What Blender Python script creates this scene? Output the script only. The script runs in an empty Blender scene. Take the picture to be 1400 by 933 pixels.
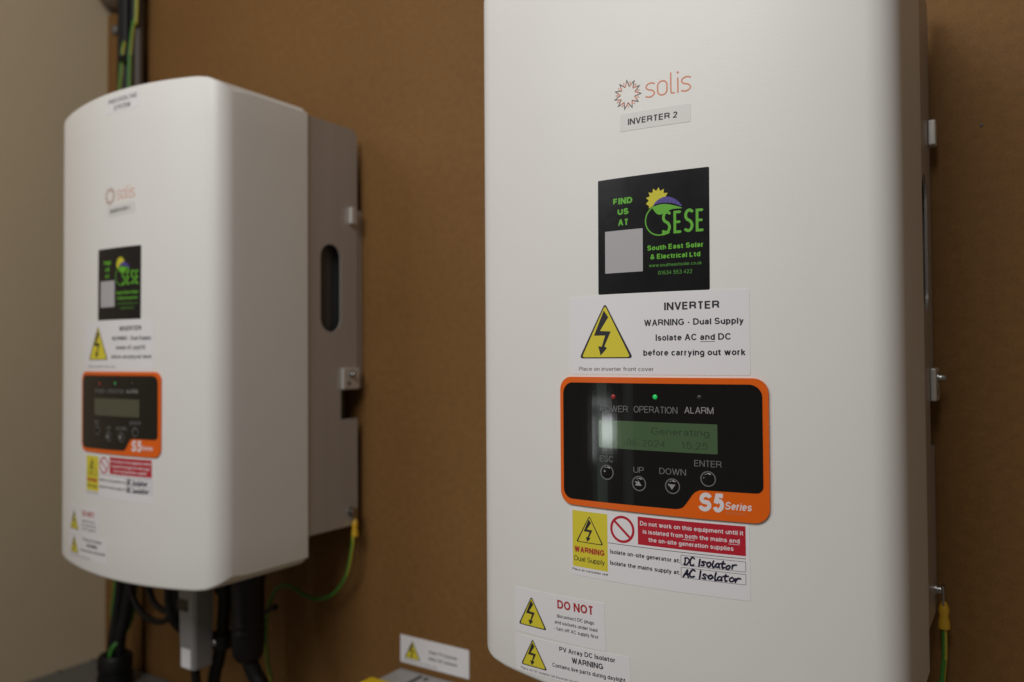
import bpy, bmesh, math, random
from mathutils import Vector, Matrix
random.seed(7)
S = bpy.context.scene
COL = S.collection

# ------------------------------------------------------------------ camera
cam_d = bpy.data.cameras.new('camera')
cam = bpy.data.objects.new('camera', cam_d)
COL.objects.link(cam)
Rv = Vector((0.83884865, 0.54432892, -0.00624323))
Uv = Vector((0.01639923, -0.01380541, 0.99977021))
Fv = Vector((-0.54411765, 0.83875827, 0.02050723))
m = Matrix((Rv, Uv, -Fv)).transposed().to_4x4()
m.translation = Vector((0.85539831, -0.74036769, 0.26125615))
cam.matrix_world = m
cam_d.sensor_fit = 'HORIZONTAL'
cam_d.sensor_width = 22.3
cam_d.lens = 1089.38 / 1400 * 22.3
cam_d.clip_start = 0.01
cam_d.clip_end = 100
cam_d.dof.use_dof = True
cam_d.dof.focus_distance = 0.535
cam_d.dof.aperture_fstop = 2.9
S.camera = cam

# ------------------------------------------------------------------ light (indoors: no sky, no sun)
W = bpy.data.worlds.new('World')
S.world = W
W.use_nodes = True
bg = W.node_tree.nodes['Background']
bg.inputs[0].default_value = (1.0, 0.86, 0.69, 1)
bg.inputs[1].default_value = 0.094


def area(name, loc, target, sx, sy, power, color):
    d = bpy.data.lights.new(name, 'AREA')
    d.shape = 'RECTANGLE'
    d.size = sx
    d.size_y = sy
    d.energy = power
    d.color = color
    o = bpy.data.objects.new(name, d)
    COL.objects.link(o)
    o.location = loc
    o.rotation_euler = (Vector(target) - Vector(loc)).to_track_quat('-Z', 'Y').to_euler()
    return o


# ceiling lamp above and in front of the board
area('ceiling_lamp', (0.52, -1.36, 1.24), (0.42, 0, 0.22), 0.9, 0.6, 13.2, (1.0, 0.98, 0.96))
# daylight from the side window, left behind the camera
area('window_light', (-0.95, -2.3, 1.45), (0.4, 0, 0.25), 0.8, 0.8, 8.5, (0.95, 0.98, 1.0))
# the bright window gap mirrored in the control panel, plus two added strips
area('window_gap', (-0.461, -1.911, 0.025), (0.61, -0.235, 0.21), 0.115, 0.085, 0.34, (0.95, 0.98, 1.0))
area('window_gap', (-0.555, -1.815, 0.010), (0.61, -0.235, 0.21), 0.020, 0.135, 0.035, (0.95, 0.98, 1.0))  # added strip lamp, makes the mirrored glare uneven
area('window_gap', (-0.505, -1.870, 0.118), (0.61, -0.235, 0.21), 0.180, 0.014, 0.025, (0.95, 0.98, 1.0))  # second added strip, only shapes that glare
# the rest of that window, a dim view of greenery
area('window_view', (-0.545, -1.93, 0.14), (0.61, -0.235, 0.21), 0.10, 0.9, 0.11, (0.75, 1.0, 0.78))
area('window_view', (-0.330, -2.08, 0.14), (0.61, -0.235, 0.21), 0.06, 0.9, 0.035, (0.85, 1.0, 0.85))

S.view_settings.view_transform = 'Standard'
S.view_settings.look = 'None'
S.view_settings.exposure = 0.08
S.view_settings.gamma = 1.0
S.render.engine = 'CYCLES'
S.cycles.use_denoising = True


# ------------------------------------------------------------------ materials
def mat(name, col, rough=0.5, metal=0.0, spec=0.5, noise=None, bump=None, emit=None, coat=0.0, rnoise=0.0):
    """noise=(scale, amount, stretch xyz), bump=(scale, strength, distance)"""
    M = bpy.data.materials.new(name)
    M.use_nodes = True
    nt = M.node_tree
    b = nt.nodes['Principled BSDF']
    b.inputs['Base Color'].default_value = (*col, 1)
    b.inputs['Roughness'].default_value = rough
    b.inputs['Metallic'].default_value = metal
    b.inputs['Specular IOR Level'].default_value = spec
    b.inputs['Coat Weight'].default_value = coat
    b.inputs['Coat Roughness'].default_value = 0.06
    tc = nt.nodes.new('ShaderNodeTexCoord')
    if noise:
        mp = nt.nodes.new('ShaderNodeMapping')
        mp.inputs['Scale'].default_value = noise[2]
        n = nt.nodes.new('ShaderNodeTexNoise')
        n.inputs['Scale'].default_value = noise[0]
        n.inputs['Detail'].default_value = 6
        n.inputs['Roughness'].default_value = 0.6
        mx = nt.nodes.new('ShaderNodeMix')
        mx.data_type = 'RGBA'
        a = noise[1]
        mx.inputs[6].default_value = (*[c * (1 - a) for c in col], 1)
        mx.inputs[7].default_value = (*[min(1, c * (1 + a)) for c in col], 1)
        nt.links.new(tc.outputs['Object'], mp.inputs[0])
        nt.links.new(mp.outputs[0], n.inputs['Vector'])
        nt.links.new(n.outputs[0], mx.inputs[0])
        nt.links.new(mx.outputs[2], b.inputs['Base Color'])
        if rnoise:
            mr = nt.nodes.new('ShaderNodeMapRange')
            mr.inputs['To Min'].default_value = rough - rnoise
            mr.inputs['To Max'].default_value = rough + rnoise
            nt.links.new(n.outputs[0], mr.inputs[0])
            nt.links.new(mr.outputs[0], b.inputs['Roughness'])
    if bump:
        n2 = nt.nodes.new('ShaderNodeTexNoise')
        n2.inputs['Scale'].default_value = bump[0]
        n2.inputs['Detail'].default_value = 3
        bp = nt.nodes.new('ShaderNodeBump')
        bp.inputs['Strength'].default_value = bump[1]
        bp.inputs['Distance'].default_value = bump[2]
        nt.links.new(tc.outputs['Object'], n2.inputs['Vector'])
        nt.links.new(n2.outputs[0], bp.inputs['Height'])
        nt.links.new(bp.outputs[0], b.inputs['Normal'])
    if emit:
        b.inputs['Emission Color'].default_value = (*emit[0], 1)
        b.inputs['Emission Strength'].default_value = emit[1]
    return M


M = {}
M['cover'] = mat('powder_coat_white', (0.765, 0.755, 0.732), 0.42, noise=(11.0, 0.022, (1, 1, 0.6)), bump=(900, 0.16, 0.0004), rnoise=0.10)
M['alu'] = mat('brushed_aluminium', (0.47, 0.445, 0.425), 0.40, metal=0.35, noise=(40, 0.10, (1, 1, 0.05)), bump=(600, 0.08, 0.0003), rnoise=0.06)
M['alu_light'] = mat('cast_tab_metal', (0.62, 0.60, 0.57), 0.4, metal=0.4, noise=(60, 0.06, (1, 1, 1)))
M['steel'] = mat('zinc_steel', (0.45, 0.45, 0.45), 0.28, metal=1.0)
M['fin'] = mat('black_anodised', (0.075, 0.076, 0.074), 0.5, metal=0.0)
M['label'] = mat('gloss_label', (0.80, 0.785, 0.81), 0.26, noise=(6, 0.015, (1, 1, 1)), bump=(70, 0.05, 0.0005))
M['tape'] = mat('matt_tape', (0.685, 0.675, 0.66), 0.38)
M['ink'] = mat('black_print', (0.018, 0.016, 0.024), 0.45)
M['ink_grey'] = mat('grey_print', (0.12, 0.11, 0.12), 0.5)
M['pen'] = mat('marker_pen', (0.010, 0.008, 0.035), 0.45)
M['yellow'] = mat('yellow_print', (0.70, 0.60, 0.040), 0.38)
M['red'] = mat('red_print', (0.48, 0.012, 0.03), 0.4)
M['red_text'] = mat('red_letter_print', (0.42, 0.02, 0.03), 0.4)
M['white_print'] = mat('white_print', (0.75, 0.70, 0.72), 0.45)
M['sticker'] = mat('black_vinyl_sticker', (0.008, 0.008, 0.010), 0.24, spec=0.35, noise=(40, 0.3, (1, 1, 1)), bump=(45, 0.10, 0.0015), rnoise=0.05)
M['green_print'] = mat('green_print', (0.11, 0.42, 0.02), 0.4)
M['green_dim'] = mat('dark_green_print', (0.07, 0.26, 0.025), 0.4)
M['sun_yellow'] = mat('sun_yellow_print', (0.60, 0.54, 0.02), 0.4)
M['leaf_blue'] = mat('violet_print', (0.075, 0.05, 0.28), 0.4)
M['leaf_blue2'] = mat('dark_violet_print', (0.03, 0.022, 0.14), 0.4)
M['pale'] = mat('pale_print', (0.42, 0.40, 0.42), 0.45)
M['orange'] = mat('orange_bezel', (0.78, 0.125, 0.005), 0.30, noise=(30, 0.03, (1, 1, 1)))
M['orange_print'] = mat('orange_print', (0.66, 0.22, 0.10), 0.45)
M['dark_print'] = mat('charcoal_print', (0.07, 0.06, 0.065), 0.45)
M['panel'] = mat('black_gloss_membrane', (0.0055, 0.0055, 0.006), 0.07, spec=0.6, noise=(60, 0.2, (1, 1, 1)), bump=(35, 0.02, 0.0006))
M['panel_text'] = mat('grey_legend_print', (0.17, 0.17, 0.175), 0.4)
M['panel_text2'] = mat('bright_legend_print', (0.32, 0.31, 0.31), 0.4)
M['lcd'] = mat('green_display', (0.060, 0.105, 0.050), 0.09, spec=0.6, emit=((0.10, 0.20, 0.09), 0.05))
M['lcd_off'] = mat('unlit_display', (0.085, 0.085, 0.055), 0.12, spec=0.5)
M['lcd_ink'] = mat('display_segment', (0.043, 0.072, 0.039), 0.2)
M['led_green'] = mat('green_indicator', (0.02, 0.35, 0.08), 0.2, emit=((0.01, 0.60, 0.13), 0.38))
M['led_dim'] = mat('dim_green_indicator', (0.02, 0.22, 0.06), 0.2, emit=((0.01, 0.60, 0.13), 0.10))
M['led_red'] = mat('red_indicator', (0.30, 0.03, 0.03), 0.2, emit=((0.5, 0.03, 0.02), 0.08))
M['led_off'] = mat('unlit_indicator', (0.03, 0.03, 0.03), 0.2)
M['board'] = mat('brown_hardboard', (0.205, 0.100, 0.030), 0.62, spec=0.15)
M['paint'] = mat('cream_wall_paint', (0.560, 0.460, 0.315), 0.75, spec=0.25, noise=(4, 0.06, (1, 1, 1)), bump=(120, 0.15, 0.002))
M['black_rubber'] = mat('black_cable_sheath', (0.004, 0.004, 0.0045), 0.5, spec=0.3, noise=(80, 0.2, (1, 1, 1)))
M['black_plastic'] = mat('black_plastic', (0.005, 0.005, 0.006), 0.42, spec=0.35, bump=(300, 0.1, 0.0004))
M['wire_green'] = mat('wire_green', (0.045, 0.210, 0.025), 0.4)
M['wire_yellow'] = mat('wire_yellow', (0.46, 0.40, 0.035), 0.4)
M['ferrule'] = mat('yellow_crimp_sleeve', (0.62, 0.36, 0.02), 0.42)
M['stick'] = mat('silver_grey_plastic', (0.30, 0.30, 0.31), 0.38, metal=0.25)
M['stick_dark'] = mat('smoked_window', (0.03, 0.02, 0.02), 0.15)
M['conduit'] = mat('grey_brown_conduit', (0.075, 0.058, 0.047), 0.55)
M['galv'] = mat('galvanised_trunking', (0.17, 0.168, 0.16), 0.5, metal=0.4, noise=(25, 0.18, (1, 1, 1)), rnoise=0.08)
M['iso_grey'] = mat('grey_enclosure_plastic', (0.36, 0.35, 0.345), 0.45, noise=(50, 0.08, (1, 1, 1)))
M['iso_yellow'] = mat('yellow_enclosure_plastic', (0.72, 0.50, 0.015), 0.4)
M['pipe'] = mat('brown_pipe_plastic', (0.20, 0.15, 0.115), 0.5)


def board_nodes():
    """mottled tempered hardboard: cloudy tone, fine fibres, a slight cloth-like grain in the relief"""
    nt = M['board'].node_tree
    b = nt.nodes['Principled BSDF']
    tc = nt.nodes.new('ShaderNodeTexCoord')

    def noise(scale, det, stretch):
        mp = nt.nodes.new('ShaderNodeMapping')
        mp.inputs['Scale'].default_value = stretch
        n = nt.nodes.new('ShaderNodeTexNoise')
        n.inputs['Scale'].default_value = scale
        n.inputs['Detail'].default_value = det
        nt.links.new(tc.outputs['Object'], mp.inputs[0])
        nt.links.new(mp.outputs[0], n.inputs['Vector'])
        return n
    a = noise(5, 3, (1, 1, 1))
    f = noise(480, 3, (1, 1, 1))
    g = noise(130, 5, (0.8, 1, 1.0))
    r = nt.nodes.new('ShaderNodeMix'); r.data_type = 'RGBA'
    r.inputs[6].default_value = (0.178, 0.0880, 0.0275, 1)
    r.inputs[7].default_value = (0.232, 0.1185, 0.0395, 1)
    nt.links.new(a.outputs[0], r.inputs[0])
    r2 = nt.nodes.new('ShaderNodeMix'); r2.data_type = 'RGBA'; r2.blend_type = 'MULTIPLY'
    r2.inputs[0].default_value = 1.0
    cr = nt.nodes.new('ShaderNodeMapRange')
    cr.inputs['From Min'].default_value = 0.3; cr.inputs['From Max'].default_value = 0.7
    cr.inputs['To Min'].default_value = 0.80; cr.inputs['To Max'].default_value = 1.12
    ad = nt.nodes.new('ShaderNodeMath'); ad.operation = 'ADD'
    h = nt.nodes.new('ShaderNodeMath'); h.operation = 'MULTIPLY'; h.inputs[1].default_value = 0.5
    nt.links.new(f.outputs[0], ad.inputs[0]); nt.links.new(g.outputs[0], ad.inputs[1])
    nt.links.new(ad.outputs[0], h.inputs[0]); nt.links.new(h.outputs[0], cr.inputs[0])
    nt.links.new(r.outputs[2], r2.inputs[6]); nt.links.new(cr.outputs[0], r2.inputs[7])
    nt.links.new(r2.outputs[2], b.inputs['Base Color'])
    bp = nt.nodes.new('ShaderNodeBump')
    bp.inputs['Strength'].default_value = 0.35
    bp.inputs['Distance'].default_value = 0.0006
    nt.links.new(h.outputs[0], bp.inputs['Height'])
    nt.links.new(bp.outputs[0], b.inputs['Normal'])


board_nodes()


# ------------------------------------------------------------------ helpers
def link(name, me, parent=None, label=None, cat=None, group=None, kind=None):
    o = bpy.data.objects.new(name, me)
    COL.objects.link(o)
    if parent is not None:
        o.parent = parent
    for k, v in (('label', label), ('category', cat), ('group', group), ('kind', kind)):
        if v:
            o[k] = v
    return o


def finish(name, bm, material, parent=None, smooth=False, bevel=0.0, **kw):
    me = bpy.data.meshes.new(name)
    bmesh.ops.recalc_face_normals(bm, faces=bm.faces[:])
    if smooth:
        for f in bm.faces:
            f.smooth = True
        for e in bm.edges:
            if len(e.link_faces) == 2 and e.calc_face_angle(0) > 0.7:
                e.smooth = False
    bm.to_mesh(me)
    bm.free()
    for x in (material if isinstance(material, (list, tuple)) else [material]):
        me.materials.append(M[x])
    o = link(name, me, parent, **kw)
    if bevel:
        bv = o.modifiers.new('bevel', 'BEVEL')
        bv.width = bevel
        bv.segments = 3
        bv.limit_method = 'ANGLE'
    return o


def box(bm, x0, x1, y0, y1, z0, z1):
    v = [bm.verts.new(p) for p in ((x0, y0, z0), (x1, y0, z0), (x1, y1, z0), (x0, y1, z0), (x0, y0, z1), (x1, y0, z1), (x1, y1, z1), (x0, y1, z1))]
    for f in ((0, 1, 2, 3), (4, 5, 6, 7), (0, 1, 5, 4), (1, 2, 6, 5), (2, 3, 7, 6), (3, 0, 4, 7)):
        bm.faces.new([v[i] for i in f])


def cyl(bm, base, axis, prof, n=24):
    """lathe: prof = [(distance along axis, radius)...]"""
    ax = Vector(axis).normalized()
    u = ax.orthogonal().normalized()
    w = ax.cross(u)
    rings = []
    for t, r in prof:
        c = Vector(base) + ax * t
        if r < 1e-7:
            rings.append([bm.verts.new(c)])
        else:
            rings.append([bm.verts.new(c + (u * math.cos(2 * math.pi * k / n) + w * math.sin(2 * math.pi * k / n)) * r) for k in range(n)])
    for A, B in zip(rings, rings[1:]):
        for k in range(n):
            q = [A[k % len(A)], A[(k + 1) % len(A)], B[(k + 1) % len(B)], B[k % len(B)]]
            q2 = []
            for x in q:
                if x not in q2:
                    q2.append(x)
            if len(q2) > 2:
                bm.faces.new(q2)
    for R in (rings[0], rings[-1]):
        if len(R) > 2:
            bm.faces.new(R)


def smooth_path(pts, n=10):
    P = [Vector(p) for p in pts]
    P = [P[0] * 2 - P[1]] + P + [P[-1] * 2 - P[-2]]
    out = []
    for i in range(1, len(P) - 2):
        for k in range(n):
            t = k / n
            a, b, c, d = P[i - 1:i + 3]
            out.append(0.5 * ((2 * b) + (c - a) * t + (2 * a - 5 * b + 4 * c - d) * t * t + (3 * b - a - 3 * c + d) * t ** 3))
    out.append(P[-2])
    return out


def tube(bm, pts, r, n=12, stripe=None, cap=True):
    """stripe = (share of the round, turns per point): those faces take material 1"""
    rings = []
    ref = Vector((0.3, 0.9, 0.2))
    for i, p in enumerate(pts):
        t = (pts[min(i + 1, len(pts) - 1)] - pts[max(i - 1, 0)]).normalized()
        u = (ref - t * ref.dot(t)).normalized()
        ref = u
        w = t.cross(u)
        rings.append([bm.verts.new(p + (u * math.cos(2 * math.pi * k / n) + w * math.sin(2 * math.pi * k / n)) * r) for k in range(n)])
    for i, (A, B) in enumerate(zip(rings, rings[1:])):
        for k in range(n):
            f = bm.faces.new((A[k], A[(k + 1) % n], B[(k + 1) % n], B[k]))
            f.smooth = True
            if stripe and ((k / n + i * stripe[1]) % 1.0) < stripe[0]:
                f.material_index = 1
    if cap:
        bm.faces.new(rings[0])
        bm.faces.new(rings[-1])


# 2D drawings -> list of (verts2d, faces) --------------------------------------
_dg = None


def curve_mesh(cu):
    o = bpy.data.objects.new('tmp', cu)
    COL.objects.link(o)
    dg = bpy.context.evaluated_depsgraph_get()
    dg.update()
    ev = o.evaluated_get(dg)
    me = ev.to_mesh()
    vs = [(v.co.x, v.co.y) for v in me.vertices]
    fs = [tuple(p.vertices) for p in me.polygons]
    ev.to_mesh_clear()
    bpy.data.objects.remove(o)
    return vs, fs


# A plain grotesque alphabet drawn as pen strokes. Unit boxes: capitals run from 0 to 1; in small letters 0..1 is the x-height,
# 2 the ascender, -1 the descender. ('o', cx, cy, rx, ry, from, to) is an arc in degrees.
def O(cx, cy, rx, ry, a0, a1):
    n = max(4, int(abs(a1 - a0) / 20))
    return [(cx + rx * math.cos(math.radians(a0 + (a1 - a0) * k / n)), cy + ry * math.sin(math.radians(a0 + (a1 - a0) * k / n))) for k in range(n + 1)]


BOWL = O(.5, .5, .5, .5, 90, 450)
SS = O(.5, .745, .46, .255, 15, 90) + O(.5, .745, .46, .255, 100, 240) + [(.5, .5)] + O(.5, .26, .5, .26, 50, -90) + O(.5, .26, .5, .26, -105, -170)
CAPS = {
    'A': (.72, [[(0, 0), (.5, 1)], [(.5, 1), (1, 0)], [(.17, .31), (.83, .31)]]),
    'B': (.66, [[(0, 0), (0, 1), (.6, 1)] + O(.6, .76, .34, .24, 80, -90) + [(0, .52)], [(.6, .52)] + O(.62, .26, .38, .26, 90, -90) + [(0, 0)]]),
    'C': (.72, [O(.52, .5, .52, .5, 35, 325)]),
    'D': (.72, [[(0, 0), (0, 1), (.42, 1)] + O(.42, .5, .58, .5, 80, -90) + [(0, 0)]]),
    'E': (.62, [[(1, 1), (0, 1), (0, 0), (1, 0)], [(0, .52), (.92, .52)]]),
    'F': (.58, [[(1, 1), (0, 1), (0, 0)], [(0, .5), (.88, .5)]]),
    'G': (.76, [O(.52, .5, .52, .5, 38, 300) + [(.98, .18), (.98, .46), (.56, .46)]]),
    'H': (.70, [[(0, 0), (0, 1)], [(1, 0), (1, 1)], [(0, .52), (1, .52)]]),
    'I': (.13, [[(.5, 0), (.5, 1)]]),
    'L': (.56, [[(0, 1), (0, 0), (1, 0)]]),
    'M': (.82, [[(0, 0), (0, 1)], [(0, 1), (.5, 0)], [(.5, 0), (1, 1)], [(1, 1), (1, 0)]]),
    'N': (.70, [[(0, 0), (0, 1)], [(0, 1), (1, 0)], [(1, 0), (1, 1)]]),
    'O': (.78, [BOWL]),
    'P': (.66, [[(0, 0), (0, 1), (.6, 1)] + O(.62, .73, .38, .27, 85, -90) + [(0, .46)]]),
    'R': (.70, [[(0, 0), (0, 1), (.58, 1)] + O(.62, .74, .35, .26, 85, -90) + [(0, .48)], [(.5, .48), (.86, .40), (.92, .2), (1, 0)]]),
    'S': (.66, [SS]),
    'T': (.62, [[(0, 1), (1, 1)], [(.5, 1), (.5, 0)]]),
    'U': (.70, [[(0, 1), (0, .36)] + O(.5, .34, .5, .34, 190, 350) + [(1, .36), (1, 1)]]),
    'V': (.70, [[(0, 1), (.5, 0)], [(.5, 0), (1, 1)]]),
    'W': (1.0, [[(0, 1), (.26, 0)], [(.26, 0), (.5, 1)], [(.5, 1), (.74, 0)], [(.74, 0), (1, 1)]]),
    'Y': (.70, [[(0, 1), (.5, .42)], [(.5, .42), (1, 1)], [(.5, .48), (.5, 0)]]),
    '0': (.54, [BOWL]),
    '1': (.40, [[(.1, .75), (.7, .98), (.7, 0)]]),
    '2': (.54, [O(.5, .72, .48, .28, 170, -20) + [(.0, .0), (1, 0)]]),
    '3': (.54, [O(.48, .75, .44, .25, 160, -85) + [(.4, .5)], [(.4, .52)] + O(.48, .27, .5, .27, 80, -160)]),
    '4': (.56, [[(.78, 0), (.78, 1), (0, .3), (1, .3)]]),
    '5': (.54, [[(.94, 1), (.16, 1), (.07, .46)], O(.48, .32, .5, .32, 145, -160)]),
    '6': (.54, [O(.55, .62, .5, .38, 40, 175) + [(.02, .4)] + O(.5, .3, .48, .3, 180, 540)]),
    '&': (.72, [[(1, 0), (.28, .66)] + O(.46, .82, .22, .18, 210, -40) + [(.5, .58), (.12, .42)] + O(.4, .25, .38, .25, 150, 290) + [(.75, .2), (.95, .48)]]),
    '(': (.24, [O(1.2, .4, 1.2, .72, 125, 235)]),
    ')': (.24, [O(-.2, .4, 1.2, .72, 55, -55)]),
    '-': (.34, [[(0, .36), (1, .36)]]),
    ':': (.13, [[(.5, .0), (.5, .08)], [(.5, .58), (.5, .66)]]),
    '.': (.13, [[(.5, 0), (.5, .08)]]),
}
SMALL = {
    'a': (.52, [O(.48, .7, .46, .3, 165, 90) + O(.5, .7, .42, .3, 80, 0) + [(.92, .2), (1, 0)], [(.92, .55), (.5, .56)] + O(.42, .28, .42, .28, 100, 270) + [(.7, .08), (.92, .28)]]),
    'b': (.54, [[(0, 2), (0, 0)], O(.5, .5, .5, .5, 180, -180)]),
    'c': (.50, [O(.54, .5, .54, .5, 40, 320)]),
    'd': (.54, [[(1, 2), (1, 0)], O(.5, .5, .5, .5, 0, 360)]),
    'e': (.53, [[(.02, .52), (1, .52)] + O(.5, .5, .5, .5, 10, 320)]),
    'f': (.32, [[(1.15, 1.98), (.8, 2), (.46, 1.82), (.40, 1.4), (.40, 0)], [(-.55, 1), (1.3, 1)]]),
    'g': (.54, [O(.5, .5, .5, .5, 0, 360), [(1, 1), (1, -.45)] + O(.5, -.45, .5, .55, -15, -165)]),
    'h': (.52, [[(0, 2), (0, 0)], [(0, .6)] + O(.5, .62, .5, .38, 150, 0) + [(1, 0)]]),
    'i': (.12, [[(.5, 0), (.5, 1)], [(.5, 1.75), (.5, 2)]]),
    'j': (.16, [[(.6, 1), (.6, -.6), (.4, -.95), (-.4, -1)], [(.6, 1.75), (.6, 2)]]),
    'k': (.50, [[(0, 2), (0, 0)], [(.92, 1), (.02, .36)], [(.36, .6), (1, 0)]]),
    'l': (.12, [[(.5, 0), (.5, 2)]]),
    'm': (.82, [[(0, 1), (0, 0)], [(0, .65)] + O(.25, .68, .25, .32, 150, 0) + [(.5, 0)], [(.5, .65)] + O(.75, .68, .25, .32, 150, 0) + [(1, 0)]]),
    'n': (.52, [[(0, 1), (0, 0)], [(0, .6)] + O(.5, .62, .5, .38, 150, 0) + [(1, 0)]]),
    'o': (.55, [BOWL]),
    'p': (.54, [[(0, 1), (0, -1)], O(.5, .5, .5, .5, 180, -180)]),
    'q': (.54, [[(1, 1), (1, -1)], O(.5, .5, .5, .5, 0, 360)]),
    'r': (.32, [[(0, 1), (0, 0)], [(0, .55), (.25, .88), (.6, 1), (1, .98)]]),
    's': (.49, [SS]),
    't': (.32, [[(.36, 1.75), (.36, .25), (.55, .03), (1.3, .0)], [(-.55, 1), (1.3, 1)]]),
    'u': (.52, [[(1, 0), (1, 1)], [(0, 1), (0, .38)] + O(.5, .38, .5, .38, 190, 330) + [(1, .4)]]),
    'v': (.52, [[(0, 1), (.5, 0)], [(.5, 0), (1, 1)]]),
    'w': (.80, [[(0, 1), (.26, 0)], [(.26, 0), (.5, 1)], [(.5, 1), (.74, 0)], [(.74, 0), (1, 1)]]),
    'x': (.50, [[(0, 0), (1, 1)], [(0, 1), (1, 0)]]),
    'y': (.52, [[(0, 1), (.52, 0)], [(1, 1), (.46, -.15), (.3, -.85), (.0, -1)]]),
}
XH, DESC = 0.74, 0.28


def strip(pts, w):
    """a band of width w along a line, mitred at its joints: (verts, faces)"""
    P = [Vector(p) for p in pts]
    Q = [P[0]]
    for p in P[1:]:
        if (p - Q[-1]).length > 1e-4:
            Q.append(p)
    P = Q
    closed = len(P) > 3 and (P[0] - P[-1]).length < 0.02
    if closed:
        P = P[:-1]
    n = len(P)
    V = []
    for i, p in enumerate(P):
        a = P[i - 1] if (i > 0 or closed) else None
        b = P[(i + 1) % n] if (i < n - 1 or closed) else None
        da = (p - a).normalized() if a is not None else (b - p).normalized()
        db = (b - p).normalized() if b is not None else da
        na, nb = Vector((-da.y, da.x)), Vector((-db.y, db.x))
        m_ = na + nb
        if m_.length < 1e-3:
            m_ = na
        m_.normalize()
        k = 1 / max(0.5, m_.dot(na))
        V += [tuple(p + m_ * (w / 2 * k)), tuple(p - m_ * (w / 2 * k))]
    F = [(2 * i, 2 * i + 2, 2 * i + 3, 2 * i + 1) for i in range(n - 1)]
    if closed:
        F.append((2 * n - 2, 0, 1, 2 * n - 1))
    return V, F


def glyphs(t, w, shear=0.0, space=1.0):
    """list of (verts, faces, layer) for a line of text, cap height 1"""
    out = []
    x = 0.0
    for c in t:
        if c == ' ':
            x += 0.32 * space
            continue
        small = c in SMALL
        W_, strokes = (SMALL if small else CAPS)[c]
        W_ = max(W_ + (w - 0.12) * 0.9, w)
        for k, st in enumerate(strokes):
            pts = []
            for a, b in st:
                if small:
                    if b > 1:
                        yy = XH - w / 2 + (b - 1) * (1 - XH) + (0 if b < 1.99 or True else 0)
                        yy = min(yy, 1.0 - (0 if c in 'bdhklij' else w / 2))
                    elif b < 0:
                        yy = w / 2 + b * (DESC + (0 if c in 'pq' else 0))
                    else:
                        yy = w / 2 + b * (XH - w)
                    if c in 'hnmrukiblpdqg' and len(st) == 2 and b in (0, 1) and a in (0, 1, .5):
                        yy = 0.0 if b == 0 else (XH if b == 1 else yy)
                else:
                    yy = w / 2 + b * (1 - w)
                    if b in (0, 1) and len(st) == 2 and st[0][0] == st[1][0]:
                        yy = b
                xx = W_ / 2 if W_ <= w else w / 2 + a * (W_ - w)
                pts.append((x + xx + shear * yy, yy))
            (a0, b0), (a1, b1) = st[0], st[-1]
            if len(st) == 2 and a0 != a1 and b0 != b1 and b0 in (0, 1) + (.42,) and b1 in (0, 1, .42):
                hi_ = XH if small else 1.0          # a straight diagonal, its ends cut level
                P_ = [(p[0], b * hi_ if b in (0, 1) else p[1]) for p, (a, b) in zip(pts, st)]
                hw = w / 2 * math.hypot(P_[1][0] - P_[0][0], P_[1][1] - P_[0][1]) / abs(P_[1][1] - P_[0][1])
                hw *= 0.96
                out.append(([(P_[0][0] - hw, P_[0][1]), (P_[0][0] + hw, P_[0][1]), (P_[1][0] + hw, P_[1][1]), (P_[1][0] - hw, P_[1][1])], [(0, 1, 2, 3)], k))
                continue
            v, f = strip(pts, w)
            out.append((v, f, k))
        x += W_ + 0.085 * space
    return out


class Draw:
    """flat print in millimetres (x, z) that is later laid on a surface"""

    def __init__(s):
        s.items = []          # (verts, faces, lift)
        s.k = 0

    def add(s, v, f):
        s.items.append((v, f, s.k * 3e-6))
        s.k = (s.k + 1) % 8

    def text(s, t, x0, x1, z, cap, bold=0.0, shear=0.0, space=1.0):
        G = glyphs(t, 0.125 + bold * 5.5, shear, space)
        a = min(p[0] for v, f, k in G for p in v)
        b = max(p[0] for v, f, k in G for p in v)
        sx = (x1 - x0) / (b - a)
        for v, f, k in G:
            s.items.append(([(x0 + (p[0] - a) * sx, z + p[1] * cap) for p in v], f, k * 4e-6))

    def poly(s, pts):
        cu = bpy.data.curves.new('tmp', 'CURVE')
        cu.dimensions = '2D'
        cu.fill_mode = 'FRONT'
        loops = pts if isinstance(pts[0][0], (tuple, list)) else [pts]
        for L in loops:
            sp = cu.splines.new('POLY')
            sp.points.add(len(L) - 1)
            for q, p in zip(sp.points, L):
                q.co = (p[0], p[1], 0, 1)
            sp.use_cyclic_u = True
        v, f = curve_mesh(cu)
        bpy.data.curves.remove(cu)
        s.add(v, f)

    def stroke(s, pts, w, closed=False, round_=True):
        v, f = strip(list(pts) + ([pts[0]] if closed else []), w)
        s.items.append((v, f, s.k * 3e-6))
        s.k = (s.k + 1) % 8
        if round_ and not closed:
            for p in (pts[0], pts[-1]):
                s.items.append(([(p[0] + w / 2 * math.cos(k * math.pi / 4), p[1] + w / 2 * math.sin(k * math.pi / 4)) for k in range(8)], [tuple(range(8))], s.k * 3e-6))
                s.k = (s.k + 1) % 8

    def ring(s, c, r0, r1, n=40):
        v = [(c[0] + r * math.cos(2 * math.pi * k / n), c[1] + r * math.sin(2 * math.pi * k / n)) for r in (r0, r1) for k in range(n)]
        s.add(v, [(k, (k + 1) % n, n + (k + 1) % n, n + k) for k in range(n)])

    def disc(s, c, r, n=28):
        s.add([(c[0] + r * math.cos(2 * math.pi * k / n), c[1] + r * math.sin(2 * math.pi * k / n)) for k in range(n)], [tuple(range(n))])


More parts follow.
